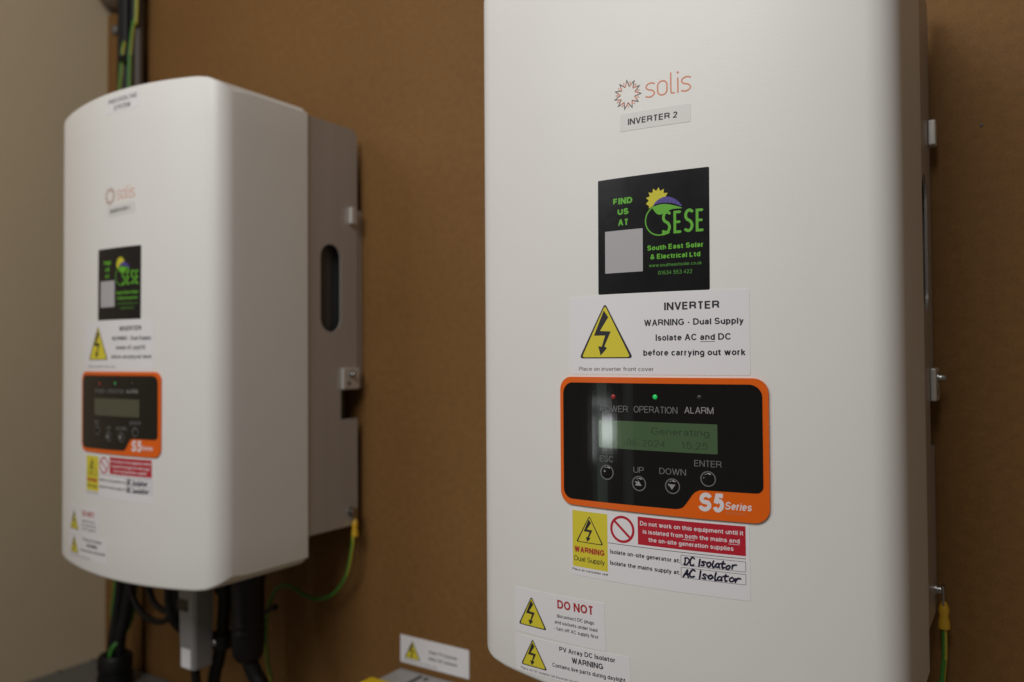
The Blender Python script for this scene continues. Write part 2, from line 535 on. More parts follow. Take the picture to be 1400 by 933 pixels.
def rrect(x0, x1, z0, z1, r, n=6):
    out = []
    for cx, cz, a in ((x1 - r, z0 + r, -90), (x1 - r, z1 - r, 0), (x0 + r, z1 - r, 90), (x0 + r, z0 + r, 180)):
        for k in range(n + 1):
            t = math.radians(a + 90 * k / n)
            out.append((cx + r * math.cos(t), cz + r * math.sin(t)))
    return out


def round_poly(pts, r, n=4):
    out = []
    for i, p in enumerate(pts):
        a, b = Vector(pts[i - 1]), Vector(pts[(i + 1) % len(pts)])
        p = Vector(p)
        da, db = (a - p).normalized() * r, (b - p).normalized() * r
        for k in range(n + 1):
            t = k / n
            q = (p + da) * (1 - t) ** 2 + p * 2 * t * (1 - t) + (p + db) * t * t
            out.append((q.x, q.y))
    return out


# ------------------------------------------------------------------ inverter geometry (metres, local: wall plane y = 0)
HW = 0.155
YF, KB = 0.2390, 1.0118           # depth of the front at its middle, and how it bows back: d = YF - KB x^2
RF = 0.024
ZB, ZT = 0.0170, 0.5625           # lower and upper end of the cover at its middle
DC = 0.0951                       # depth where the cover ends


def front_d(x):
    return YF - KB * x * x


X1 = 0.137
for _ in range(40):
    ph = math.atan(2 * KB * X1)
    X1 = HW - RF + RF * math.sin(ph)
PHI = math.atan(2 * KB * X1)
CD = front_d(X1) - RF * math.cos(PHI)
CX = HW - RF


def surf_d(x):
    ax = abs(x)
    if ax <= X1:
        return front_d(ax)
    return CD + math.sqrt(max(0, RF * RF - (ax - CX) ** 2))


class Lay:
    """lays (x, z) millimetres on the bowed cover, turned by rot about c and moved by sh"""

    def __init__(s, c=(0, 0), rot=0.0, sh=(0, 0), flat=None):
        s.c, s.r, s.sh, s.flat = c, rot, sh, flat

    def __call__(s, x, z, h):
        u, w = x - s.c[0], z - s.c[1]
        cr, sr = math.cos(s.r), math.sin(s.r)
        X = (s.c[0] + u * cr - w * sr + s.sh[0]) / 1000
        Z = (s.c[1] + u * sr + w * cr + s.sh[1]) / 1000
        if s.flat is not None:
            return (X, -s.flat - h, Z)
        return (X, -surf_d(X) - h, Z)


def lay_print(name, dr, lay, h, material, parent, **kw):
    """the drawing, cut into narrow strips so that it follows the bow"""
    bm = bmesh.new()
    for v, f, lift in dr.items:
        V = [bm.verts.new((a, b, lift)) for a, b in v]
        for q in f:
            try:
                bm.faces.new([V[i] for i in q])
            except ValueError:
                pass
    if lay.flat is None:
        xs = [v.co.x for v in bm.verts]
        x = math.ceil(min(xs) / 5) * 5
        while x < max(xs):
            bmesh.ops.bisect_plane(bm, geom=bm.verts[:] + bm.edges[:] + bm.faces[:], plane_co=(x + 0.013, 0, 0), plane_no=(1, 0, 0))
            x += 5
    for v in bm.verts:
        v.co = lay(v.co.x, v.co.y, h + v.co.z)
    for f in bm.faces:
        f.normal_update()
        if f.normal.y > 0:
            f.normal_flip()
    me = bpy.data.meshes.new(name)
    bm.to_mesh(me)
    bm.free()
    me.materials.append(M[material])
    return link(name, me, parent, **kw)


def lay_sheet(name, outline, lay, h, material, parent, h0=0.0, **kw):
    """a sheet with an edge: outline in mm, top at height h, edge down to h0"""
    d = Draw()
    d.poly(outline)
    bm = bmesh.new()
    v, f, _ = d.items[0]
    V = [bm.verts.new((a, b, 0)) for a, b in v]
    for q in f:
        bm.faces.new([V[i] for i in q])
    bmesh.ops.remove_doubles(bm, verts=bm.verts[:], dist=1e-5)
    if lay.flat is None:
        xs = [q.co.x for q in bm.verts]
        x = math.ceil(min(xs) / 4) * 4
        while x < max(xs):
            bmesh.ops.bisect_plane(bm, geom=bm.verts[:] + bm.edges[:] + bm.faces[:], plane_co=(x + 0.017, 0, 0), plane_no=(1, 0, 0))
            x += 4
    rim = [e for e in bm.edges if len(e.link_faces) == 1]
    ex = bmesh.ops.extrude_edge_only(bm, edges=rim)
    low = {g for g in ex['geom'] if isinstance(g, bmesh.types.BMVert)}
    for q in bm.verts:
        q.co = lay(q.co.x, q.co.y, h0 if q in low else h)
    bmesh.ops.recalc_face_normals(bm, faces=bm.faces[:])
    big = max(bm.faces, key=lambda q: q.calc_area())
    if big.normal.y > 0:
        bmesh.ops.reverse_faces(bm, faces=bm.faces[:])
    me = bpy.data.meshes.new(name)
    bm.to_mesh(me)
    bm.free()
    me.materials.append(M[material])
    return link(name, me, parent, **kw)


BOLT = [(296, 197), (322, 238), (272, 318), (336, 322), (298, 408), (313, 420), (275, 463), (261, 407), (282, 411), (303, 345), (236, 345)]


def triangle(parent, lay, xl, xr, zb, zt, h, line=1.0, outlined=False):
    cx, w, hh = (xl + xr) / 2, xr - xl, zt - zb
    T = [(xl, zb), (xr, zb), (cx, zt)]
    r = w * 0.055
    big = round_poly([(xl, zb), (xr, zb), (cx, zt)], r * 1.4)
    k = line
    s2 = w * 0.5
    slant = math.hypot(s2, hh) / s2
    inner = [(xl + k * (slant + hh / s2 * 0 + 0.62), zb + k), (xr - k * (slant + 0.62), zb + k), (cx, zt - k * math.hypot(s2, hh) / s2 * 1.0)]
    inner = round_poly(inner, r)
    d = Draw()
    if outlined:
        d.poly([big, inner])
        lay_print('triangle_border', d, lay, h, 'ink', parent)
    else:
        d.poly(big)
        lay_print('triangle_border', d, lay, h, 'ink', parent)
        d = Draw()
        d.poly(inner)
        lay_print('warning_triangle', d, lay, h + 4e-5, 'yellow', parent)
    d = Draw()
    d.poly([(cx + (a - 303) / 320 * w, zb + (480 - b) / 327 * hh) for a, b in BOLT])
    lay_print('lightning_bolt', d, lay, h + 8e-5, 'ink', parent)


def arc(c, r, a0, a1, n=14):
    return [(c[0] + r * math.cos(math.radians(a0 + (a1 - a0) * k / n)), c[1] + r * math.sin(math.radians(a0 + (a1 - a0) * k / n))) for k in range(n + 1)]


def cat2(pts, n=6):
    return [(p.x, p.y) for p in smooth_path([(a, b, 0) for a, b in pts], n)]


S_ST = [(0.95, 0.93), (0.62, 1.0), (0.22, 0.93), (0.06, 0.74), (0.24, 0.57), (0.72, 0.45), (0.95, 0.26), (0.78, 0.07), (0.42, 0.0), (0.04, 0.06)]
HAND = {   # strokes of the handwritten letters, unit boxes
    'D': [[(0.05, 0.0), (0.1, 0.5), (0.08, 1.0)], [(-0.05, 0.95), (0.45, 1.02), (0.85, 0.7), (0.7, 0.2), (0.3, -0.02), (-0.05, 0.03)]],
    'C': [[(0.85, 0.9), (0.45, 1.0), (0.1, 0.6), (0.15, 0.15), (0.5, 0.0), (0.9, 0.12)]],
    'A': [[(0.0, 0.0), (0.25, 0.6), (0.48, 1.05), (0.62, 0.5), (0.85, -0.02)], [(0.12, 0.38), (0.75, 0.42)]],
    'I': [[(0.3, 0.0), (0.33, 0.5), (0.3, 0.95)]],
    's': [[(0.8, 0.55), (0.4, 0.62), (0.2, 0.45), (0.65, 0.25), (0.6, 0.03), (0.1, 0.04)]],
    'o': [[(0.5, 0.58), (0.15, 0.4), (0.2, 0.08), (0.6, 0.02), (0.85, 0.3), (0.6, 0.58), (0.4, 0.55)]],
    'l': [[(0.3, 1.0), (0.22, 0.4), (0.4, 0.0), (0.7, 0.1)]],
    'a': [[(0.8, 0.5), (0.4, 0.58), (0.1, 0.25), (0.35, 0.0), (0.75, 0.2), (0.82, 0.52), (0.8, 0.1), (1.0, 0.03)]],
    't': [[(0.4, 0.9), (0.35, 0.4), (0.45, 0.03), (0.75, 0.08)], [(0.0, 0.6), (0.85, 0.66)]],
    'r': [[(0.15, 0.55), (0.2, 0.0)], [(0.18, 0.35), (0.45, 0.58), (0.95, 0.55)]],
}


def handwrite(d, s, x0, x1, z, h, w, tilt):
    n = sum(0.55 if c == ' ' else (0.6 if c in 'Il' else 1.0) for c in s)
    u = (x1 - x0) / n
    x = x0
    for c in s:
        if c != ' ':
            g = random.uniform(0.90, 1.12)
            dz = random.uniform(-0.07, 0.07) * h
            for stk in HAND[c]:
                pts = [(x + (a + random.uniform(-0.06, 0.06)) * u * 0.98 + b * h * 0.16, z + dz + (x - x0) * tilt + (b * g + random.uniform(-0.05, 0.05)) * h) for a, b in stk]
                d.stroke(cat2(pts, 4), w * random.uniform(0.92, 1.1))
        x += u * (0.55 if c == ' ' else (0.6 if c in 'Il' else 1.0))


# ------------------------------------------------------------------ inverter body parts
def cover_mesh():
    half = []       # from the middle to the rear of the right side: x, d, nx, nd, e
    for k in range(13):
        x = X1 * k / 12
        t = math.atan(2 * KB * x)
        half.append((x, front_d(x), math.sin(t), math.cos(t), 0.004))
    for k in range(1, 11):
        t = PHI + (math.pi / 2 - PHI) * k / 10
        half.append((CX + RF * math.sin(t), CD + RF * math.cos(t), math.sin(t), math.cos(t), 0.004))
    for k in range(1, 9):
        half.append((HW, CD + (DC - CD) * k / 8, 1, 0, 0.0015 if k < 2 else 0.0009))
    cols = [(-a, b, -c, d_, e) for a, b, c, d_, e in reversed(half[1:])] + half
    nst = 8                                   # straight side columns at either end

    def drop(x):
        u = max(0.0, min(1.0, (abs(x) - 0.122) / 0.033))
        return 0.0032 * (x / 0.14) ** 2 + 0.0125 * (1 - math.sqrt(max(0, 1 - u * u * 0.985)))

    def top(x):
        return ZT - drop(x)

    def bot(x):
        return ZB + drop(x)
    bm = bmesh.new()
    NB = 6
    NR = 14
    grid = []
    for (x, d_, nx, nd, e) in cols:
        zt, zb = top(x), bot(x)
        col = []
        for k in range(NB, 0, -1):
            a = math.pi / 2 * k / NB
            o = e * (1 - math.cos(a))
            col.append((x - nx * o, -(d_ - nd * o), zb + e - e * math.sin(a)))
        for k in range(NR + 1):
            col.append((x, -d_, zb + e + (zt - zb - 2 * e) * k / NR))
        for k in range(1, NB + 1):
            a = math.pi / 2 * k / NB
            o = e * (1 - math.cos(a))
            col.append((x - nx * o, -(d_ - nd * o), zt - e + e * math.sin(a)))
        grid.append([bm.verts.new(p) for p in col])
    for A, B in zip(grid, grid[1:]):
        for k in range(len(A) - 1):
            bm.faces.new((A[k], A[k + 1], B[k + 1], B[k]))
    caps = {}
    for end in (0, -1):
        row = [g[end] for g in grid]
        use = row[nst:len(row) - nst]
        back = [row[0]] + [bm.verts.new((v.co.x, -DC, v.co.z)) for v in use[1:-1]] + [row[-1]]
        for i in range(len(use) - 1):
            bm.faces.new((use[i], use[i + 1], back[i + 1], back[i]))
        bm.faces.new(row[:nst + 1]) if False else None
        caps[end] = back
    for i in range(len(caps[0]) - 1):
        bm.faces.new((caps[0][i], caps[0][i + 1], caps[-1][i + 1], caps[-1][i]))
    return bm


def plate_mesh(side):
    """side plate of the chassis: rounded top corner, cut-out for the wall bracket, long grip slot; in (d, z) mm"""
    o = [(95.6, 56), (95.6, 546), (24, 546)] + arc((22, 536), 10, 90, 180, 6) + [(12, 223), (40.5, 223), (40.5, 187), (12, 187), (12, 60), (16, 56)]
    slot = arc((56.8, 309.8), 16.7, 180, 360, 16) + arc((56.8, 382), 16.7, 0, 180, 16)
    d = Draw()
    d.poly([o, slot])
    v, f, _ = d.items[0]
    bm = bmesh.new()
    V = [bm.verts.new((side * 0.153, -a / 1000, b / 1000)) for a, b in v]
    for q in f:
        bm.faces.new([V[i] for i in q])
    bmesh.ops.remove_doubles(bm, verts=bm.verts[:], dist=1e-6)
    ex = bmesh.ops.extrude_face_region(bm, geom=bm.faces[:])
    for g in ex['geom']:
        if isinstance(g, bmesh.types.BMVert):
            g.co.x -= side * 0.002
    return bm


def screw_mesh(x, d_, z, r=0.0034, out=0.004):
    bm = bmesh.new()
    cyl(bm, (x - 0.001, -d_, z), (1, 0, 0), [(0, r * 1.5), (0.0018, r * 1.5), (0.0019, r), (0.0012 + out * 0.8, r), (0.001 + out, r * 0.75), (0.001 + out, r * 0.45), (out * 0.6, r * 0.4)], 18)
    return bm


def build_chassis(root):
    finish('cover', cover_mesh(), 'cover', root, smooth=True)
    for s in (1, -1):
        finish('side_plate', plate_mesh(s), 'alu', root)
    bm = bmesh.new()
    box(bm, -0.142, 0.142, -0.0945, -0.046, 0.07, 0.535)
    for k in range(13):
        x = -0.1385 + k * 0.02308
        box(bm, x - 0.0014, x + 0.0014, -0.0465, -0.022, 0.075, 0.53)
    finish('heat_sink', bm, 'fin', root)
    bm = bmesh.new()
    box(bm, -0.1505, 0.1505, -0.0155, -0.0006, 0.224, 0.447)
    finish('wall_bracket', bm, 'alu', root, bevel=0.001)
    for s in (1, -1):
        bm = bmesh.new()
        x0, x1 = (0.1532, 0.1590) if s > 0 else (-0.1590, -0.1532)
        box(bm, x0, x1, -0.0275, -0.0175, 0.4270, 0.4475)
        finish('hanging_tab', bm, 'alu_light', root, bevel=0.0012)
        bm = bmesh.new()
        x0, x1 = (0.1532, 0.1575) if s > 0 else (-0.1575, -0.1532)
        box(bm, x0, x1, -0.0405, -0.0125, 0.2234, 0.2492)
        t = finish('fixing_tab', bm, 'alu_light', root, bevel=0.0012)
        if s > 0:
            finish('screw', screw_mesh(0.1577, 0.0274, 0.2417, 0.0028, 0.0055), 'steel', t, smooth=True)
            bm = bmesh.new()
            cyl(bm, (0.1570, -0.0310, 0.2306), (1, 0, 0), [(0, 0.0026), (0.0008, 0.0026)], 16)
            finish('screw_hole', bm, 'fin', t)
    finish('earth_screw', screw_mesh(0.1535, 0.0248, 0.0740, 0.0034, 0.0045), 'steel', root, smooth=True)


# ------------------------------------------------------------------ printed labels; drawn in mm on the right inverter, shifted for the left one
def label_sheet(name, x0, x1, z0, z1, lay, root, material='label', text=None):
    return lay_sheet(name, rrect(x0, x1, z0, z1, 0.8, 2), lay, 0.00018, material, root, label=text)


def logo(root, sh):
    lay = Lay(sh=sh)
    root_ = None
    c = (-10.7, 440.2)
    d = Draw()
    n = 11
    pts = []
    for k in range(n * 2):
        a = math.pi / 2 + math.pi * k / n + 0.05
        r = 10.0 if k % 2 == 0 else 5.6
        pts.append((c[0] + r * math.cos(a), c[1] + r * math.sin(a)))
    seg = []
    for k in range(0, n * 2, 2):
        d.stroke([pts[k - 1], pts[k], ((pts[k][0] + pts[(k + 1) % (2 * n)][0]) / 2, (pts[k][1] + pts[(k + 1) % (2 * n)][1]) / 2)], 0.80)
    sunp = lay_print('sun_emblem', d, lay, 0.00006, 'dark_print', root)
    d = Draw()
    for k in range(0, n * 2, 2):
        d.stroke([((pts[k][0] * 0.55 + pts[(k + 1) % (2 * n)][0] * 0.45), (pts[k][1] * 0.55 + pts[(k + 1) % (2 * n)][1] * 0.45)), pts[(k + 1) % (2 * n)]], 0.72)
    for k in range(n):
        a = math.pi / 2 + 2 * math.pi * k / n + 0.05 + 0.29
        p = [(c[0] + r * math.cos(a + o), c[1] + r * math.sin(a + o)) for r, o in ((6.6, -0.13), (9.2, 0.0), (6.8, 0.13))]
        d.stroke(p, 0.34)
    lay_print('sun_rays', d, lay, 0.00009, 'orange_print', sunp)
    d = Draw()
    w = 0.92
    T = -0.012

    def P(L):
        return [(x, z + (x - 2) * T) for x, z in L]
    for x0 in (2.6, 27.6):
        d.stroke(cat2(P([(x0 + a * 6.7, 435.6 + b * 9.4) for a, b in S_ST]), 5), w)
    o = rrect(11.3, 17.9, 435.6, 445.0, 3.1, 7)
    d.stroke(P(o), w, closed=True)
    d.stroke(cat2(P([(20.6, 449.3), (20.6, 437.8), (21.2, 435.9), (23.0, 435.6)]), 5), w)
    d.stroke(P([(25.4, 445.2), (25.4, 435.5)]), w)
    d.disc((25.4, 448.6), 0.75)
    lay_print('brand_lettering', d, lay, 0.00009, 'orange_print', sunp)


def build_labels(root, left):
    # -- brand emblem
    logo(root, (5.5, 4.0) if left else (0, 0))
    # -- name tape under the emblem
    sh = (6.5, 6.5) if left else (0, 0)
    lay = Lay((8, 420.8), math.radians(2.0 if left else -1.0), sh)
    s = label_sheet('name_tape', -16.8, 33.8, 414.8, 427.0, lay, root, 'tape', 'pale tape printed INVERTER %d under the sun emblem' % (1 if left else 2))
    d = Draw()
    d.text('INVERTER %d' % (1 if left else 2), -10.6, 25.0, 418.7, 4.25, bold=0.012)
    lay_print('lettering', d, lay, 0.00022, 'ink', s)
    # -- black square sticker
    sh = (5.0, 2.5) if left else (0, 0)
    lay = Lay((5, 343), math.radians(-0.3), sh)
    s = label_sheet('company_sticker', -34.7, 45.4, 303.2, 383.3, lay, root, 'sticker', 'square black sticker with green lettering, sun and leaf emblem')
    d = Draw()
    d.text('FIND', -22.6, -7.9, 365.0, 4.3, bold=0.022)
    d.text('US', -19.2, -10.9, 357.6, 4.3, bold=0.022)
    d.text('AT', -18.9, -11.4, 350.2, 4.3, bold=0.022)
    # SESE
    for x0, x1 in ((13.6, 19.6), (28.9, 34.9)):
        d.stroke(cat2([(x0 + 0.6 + a * (x1 - x0 - 1.2), 342.6 + b * 13.6) for a, b in S_ST], 5), 1.9)
    for x0, x1 in ((21.6, 26.4), (36.6, 41.2)):
        d.stroke([(x1 - 0.6, 355.6), (x0 + 0.8, 355.6), (x0 + 0.8, 342.4), (x1 - 0.4, 342.4)], 1.8)
        d.stroke([(x0 + 0.8, 349.0), (x1 - 0.9, 349.0)], 1.7)
    d.stroke(arc((11.9, 351.4), 10.2, 112, 285, 26), 0.85)
    d.stroke([(14.2, 341.7), (16.6, 342.4)], 2.0)
    d.stroke([(16.2, 343.1), (18.2, 343.9)], 0.7)
    d.stroke([(16.5, 341.6), (18.6, 342.3)], 0.7)
    d.poly(cat2([(6.8, 359.6), (9.5, 361.3), (14.5, 361.8), (20, 360.8), (27.4, 358.0), (21, 357.9), (16.5, 356.4), (12.5, 354.9), (9.6, 355.9), (6.8, 359.6)], 4))
    d.text('South East Solar', 2.9, 41.2, 331.3, 3.5, bold=0.018)
    d.text('& Electrical Ltd', 5.1, 39.4, 325.2, 3.5, bold=0.018)
    lay_print('green_lettering', d, lay, 0.00022, 'green_print', s)
    d = Draw()
    d.text('www.southeastsolar.co.uk', 4.0, 40.3, 320.0, 2.2)
    d.text('01634 553 422', 10.6, 34.0, 314.5, 2.7)
    lay_print('small_lettering', d, lay, 0.00022, 'green_dim', s)
    d = Draw()
    c = (10.2, 365.2)
    pts = []
    for k in range(26):
        a = 2 * math.pi * k / 26
        r = 8.3 if k % 2 == 0 else 6.0
        pts.append((c[0] + r * math.cos(a), c[1] + r * math.sin(a)))
    pts = [p for p in pts if p[1] > 358.6 + max(0, (p[0] - 6.5)) * 0.9 - 2.2]
    d.poly([(5.6, 360.2)] + [p for p in sorted(pts, key=lambda p: -math.atan2(p[1] - 362.5, p[0] - 10.0)) if p[1] > 360.3 or p[0] < 5] + [(17.5, 364.6), (12, 364.2), (8, 362)])
    lay_print('sun_emblem', d, lay, 0.00019, 'sun_yellow', s)
    d = Draw()
    d.poly(cat2([(6.9, 361.2), (10.0, 364.6), (15, 366.6), (20, 365.8), (24.5, 362.9), (27.2, 359.2), (21.5, 361.6), (15, 362.7), (9.8, 362.3), (6.9, 361.2)], 4))
    lay_print('panel_leaf', d, lay, 0.00023, 'leaf_blue', s)
    d = Draw()
    for k in range(5):
        d.stroke([(10.6 + k * 3.0, 362.6 - 0.22 * k), (12.9 + k * 2.8, 365.2 - 0.55 * abs(k - 1.2))], 0.35, round_=False)
    lay_print('leaf_veins', d, lay, 0.00027, 'leaf_blue2', s)
    d = Draw()
    d.poly(rrect(-29.1, -0.4, 317.6, 346.9, 0.4, 2))
    lay_print('pale_square', d, lay, 0.00022, 'pale', s)
    # -- INVERTER warning label
    sh = (0, 2.5) if left else (0, 0)
    lay = Lay((5, 275), 0.0, sh)
    s = label_sheet('dual_supply_label', -59.2, 70.0, 247.4, 302.6, lay, root, 'label', 'white label with yellow triangle headed INVERTER above the control panel')
    triangle(s, lay, -51.2, -8.2, 258.6, 297.4, 0.00022, 0.85)
    d = Draw()
    d.text('INVERTER', 14.4, 51.3, 290.5, 5.2, bold=0.014)
    d.text('WARNING - Dual Supply', 0.0, 66.3, 280.3, 4.3, bold=0.012)
    d.text('Isolate AC and DC', 8.2, 58.2, 270.2, 4.3, bold=0.012)
    d.stroke([(38.6, 269.2), (48.2, 269.2)], 0.35, round_=False)
    d.text('before carrying out work', -0.8, 67.2, 260.2, 4.3, bold=0.012)
    lay_print('lettering', d, lay, 0.00022, 'ink', s)
    d = Draw()
    d.text('Place on inverter front cover', -51.5, 6.4, 249.9, 2.75)
    lay_print('small_lettering', d, lay, 0.00022, 'ink_grey', s)
    # -- red and yellow label
    sh = (2.2, 2.0) if left else (0, 0)
    lay = Lay((3, 128), math.radians(0.3), sh)
    s = label_sheet('isolation_label', -60.8, 68.4, 104.6, 152.4, lay, root, 'label', 'white label with yellow and red blocks and handwriting below the control panel')
    d = Draw()
    d.poly([(-58.2, 110.8), (-29.2, 110.8), (-29.2, 150.5), (-58.2, 150.5)])
    lay_print('yellow_block', d, lay, 0.00021, 'yellow', s)
    triangle(s, lay, -55.1, -32.5, 128.4, 147.9, 0.00025, 0.55, outlined=True)
    d = Draw()
    d.text('WARNING', -56.7, -31.9, 121.1, 4.1, bold=0.02)
    lay_print('red_lettering', d, lay, 0.00025, 'red_text', s)
    d = Draw()
    d.text('Dual Supply', -56.8, -31.7, 114.9, 3.5)
    d.text('Isolate on-site generator at:', -27.3, 23.6, 123.7, 3.0, bold=0.008)
    d.text('Isolate the mains supply at:', -27.4, 23.6, 116.0, 3.0, bold=0.008)
    d.stroke([(-28.8, 130.9), (65.9, 130.9)], 0.35, round_=False)
    d.text('Place at consumer unit', -58.6, -29.2, 107.9, 1.7)
    lay_print('lettering', d, lay, 0.00025, 'ink', s)
    for z0, z1 in ((122.6, 129.0), (114.5, 121.1)):
        d = Draw()
        for o in ([(24.2, z0), (65.7, z0)], [(65.7, z0), (65.7, z1)], [(65.7, z1), (24.2, z1)], [(24.2, z1), (24.2, z0)]):
            d.stroke(o, 0.28, round_=False)
        lay_print('entry_box', d, lay, 0.00025, 'ink_grey', s)
    d = Draw()
    handwrite(d, 'DC Isolator', 26.3, 60.0, 123.3, 4.7, 1.12, 0.012)
    handwrite(d, 'AC Isolator', 25.8, 62.4, 115.1, 4.7, 1.12, 0.012)
    lay_print('handwriting', d, lay, 0.00030, 'pen', s)
    d = Draw()
    d.poly([(-6.0, 132.6), (66.0, 132.6), (66.0, 151.4), (-6.0, 151.4)])
    lay_print('red_block', d, lay, 0.00021, 'red', s)
    d = Draw()
    d.text('Do not work on this equipment until it', -4.3, 64.6, 145.6, 3.0, bold=0.008)
    d.text('is isolated from both the mains and', -2.3, 62.3, 140.3, 3.0, bold=0.008)
    d.stroke([(25.5, 139.4), (33.6, 139.4)], 0.3, round_=False)
    d.stroke([(55.2, 139.4), (62.3, 139.4)], 0.3, round_=False)
    d.text('the on-site generation supplies', 1.7, 58.4, 135.2, 3.0, bold=0.008)
    lay_print('white_lettering', d, lay, 0.00025, 'white_print', s)
    d = Draw()
    c = (-17.7, 141.4)
    d.ring(c, 7.5, 9.3)
    d.stroke([(c[0] - 6.1, c[1] + 5.4), (c[0] + 6.1, c[1] - 5.4)], 1.7, round_=False)
    lay_print('prohibition_ring', d, lay, 0.00022, 'red', s)
    # -- DO NOT label
    sh = (5.0, 4.0) if left else (0, 0)
    lay = Lay((-72, 69), math.radians(1.5 if left else 2.2), sh)
    s = label_sheet('do_not_label', -113.6, -31.8, 53.6, 86.6, lay, root, 'label', 'small white label headed DO NOT in red at the lower left')
    triangle(s, lay, -110.6, -82.6, 59.2, 81.9, 0.00022, 0.75)
    d = Draw()
    d.text('DO NOT', -71.9, -41.2, 77.2, 6.2, bold=0.014)
    lay_print('red_lettering', d, lay, 0.00022, 'red_text', s)
    d = Draw()
    d.text('disconnect DC plugs', -72.8, -40.5, 70.6, 2.6, bold=0.004)
    d.text('and sockets under load', -74.8, -38.1, 65.9, 2.6, bold=0.004)
    d.text('- turn off AC supply first', -75.5, -37.6, 61.3, 2.6, bold=0.004)
    lay_print('lettering', d, lay, 0.00022, 'ink', s)
    # -- PV array label
    sh = (4.5, 6.0) if left else (0, 0)
    lay = Lay((-62, 38), math.radians(2.2 if left else 3.2), sh)
    s = label_sheet('array_isolator_label', -113.4, -12.3, 25.6, 52.4, lay, root, 'label', 'white label with yellow triangle headed PV Array DC Isolator, lowest of the cover')
    triangle(s, lay, -108.4, -82.4, 30.6, 51.4, 0.00022, 0.7)
    d = Draw()
    d.text('PV Array DC Isolator', -70.2, -23.6, 47.0, 3.4, bold=0.010)
    d.text('WARNING', -59.6, -33.4, 40.6, 4.0, bold=0.012)
    d.text('Contains live parts during daylight', -77.4, -16.4, 34.8, 3.0, bold=0.006)
    lay_print('lettering', d, lay, 0.00022, 'ink', s)
    d = Draw()
    d.text('Place on DC isolator (at inverter location)', -108.8, -51.0, 27.0, 1.9)
    lay_print('small_lettering', d, lay, 0.00022, 'ink_grey', s)
    # -- small name label, left inverter only
    if left:
        lay = Lay((17, 547), 0.01)
        s = label_sheet('system_label', -13.0, 47.0, 537.0, 556.0, lay, root, 'label', 'small white label reading PHOTOVOLTAIC SYSTEM at the top edge')
        d = Draw()
        d.text('PHOTOVOLTAIC', -8.5, 43.5, 548.0, 5.2, bold=0.008)
        d.text('SYSTEM', 2.0, 31.5, 539.8, 5.2, bold=0.008)
        lay_print('lettering', d, lay, 0.00022, 'ink', s)


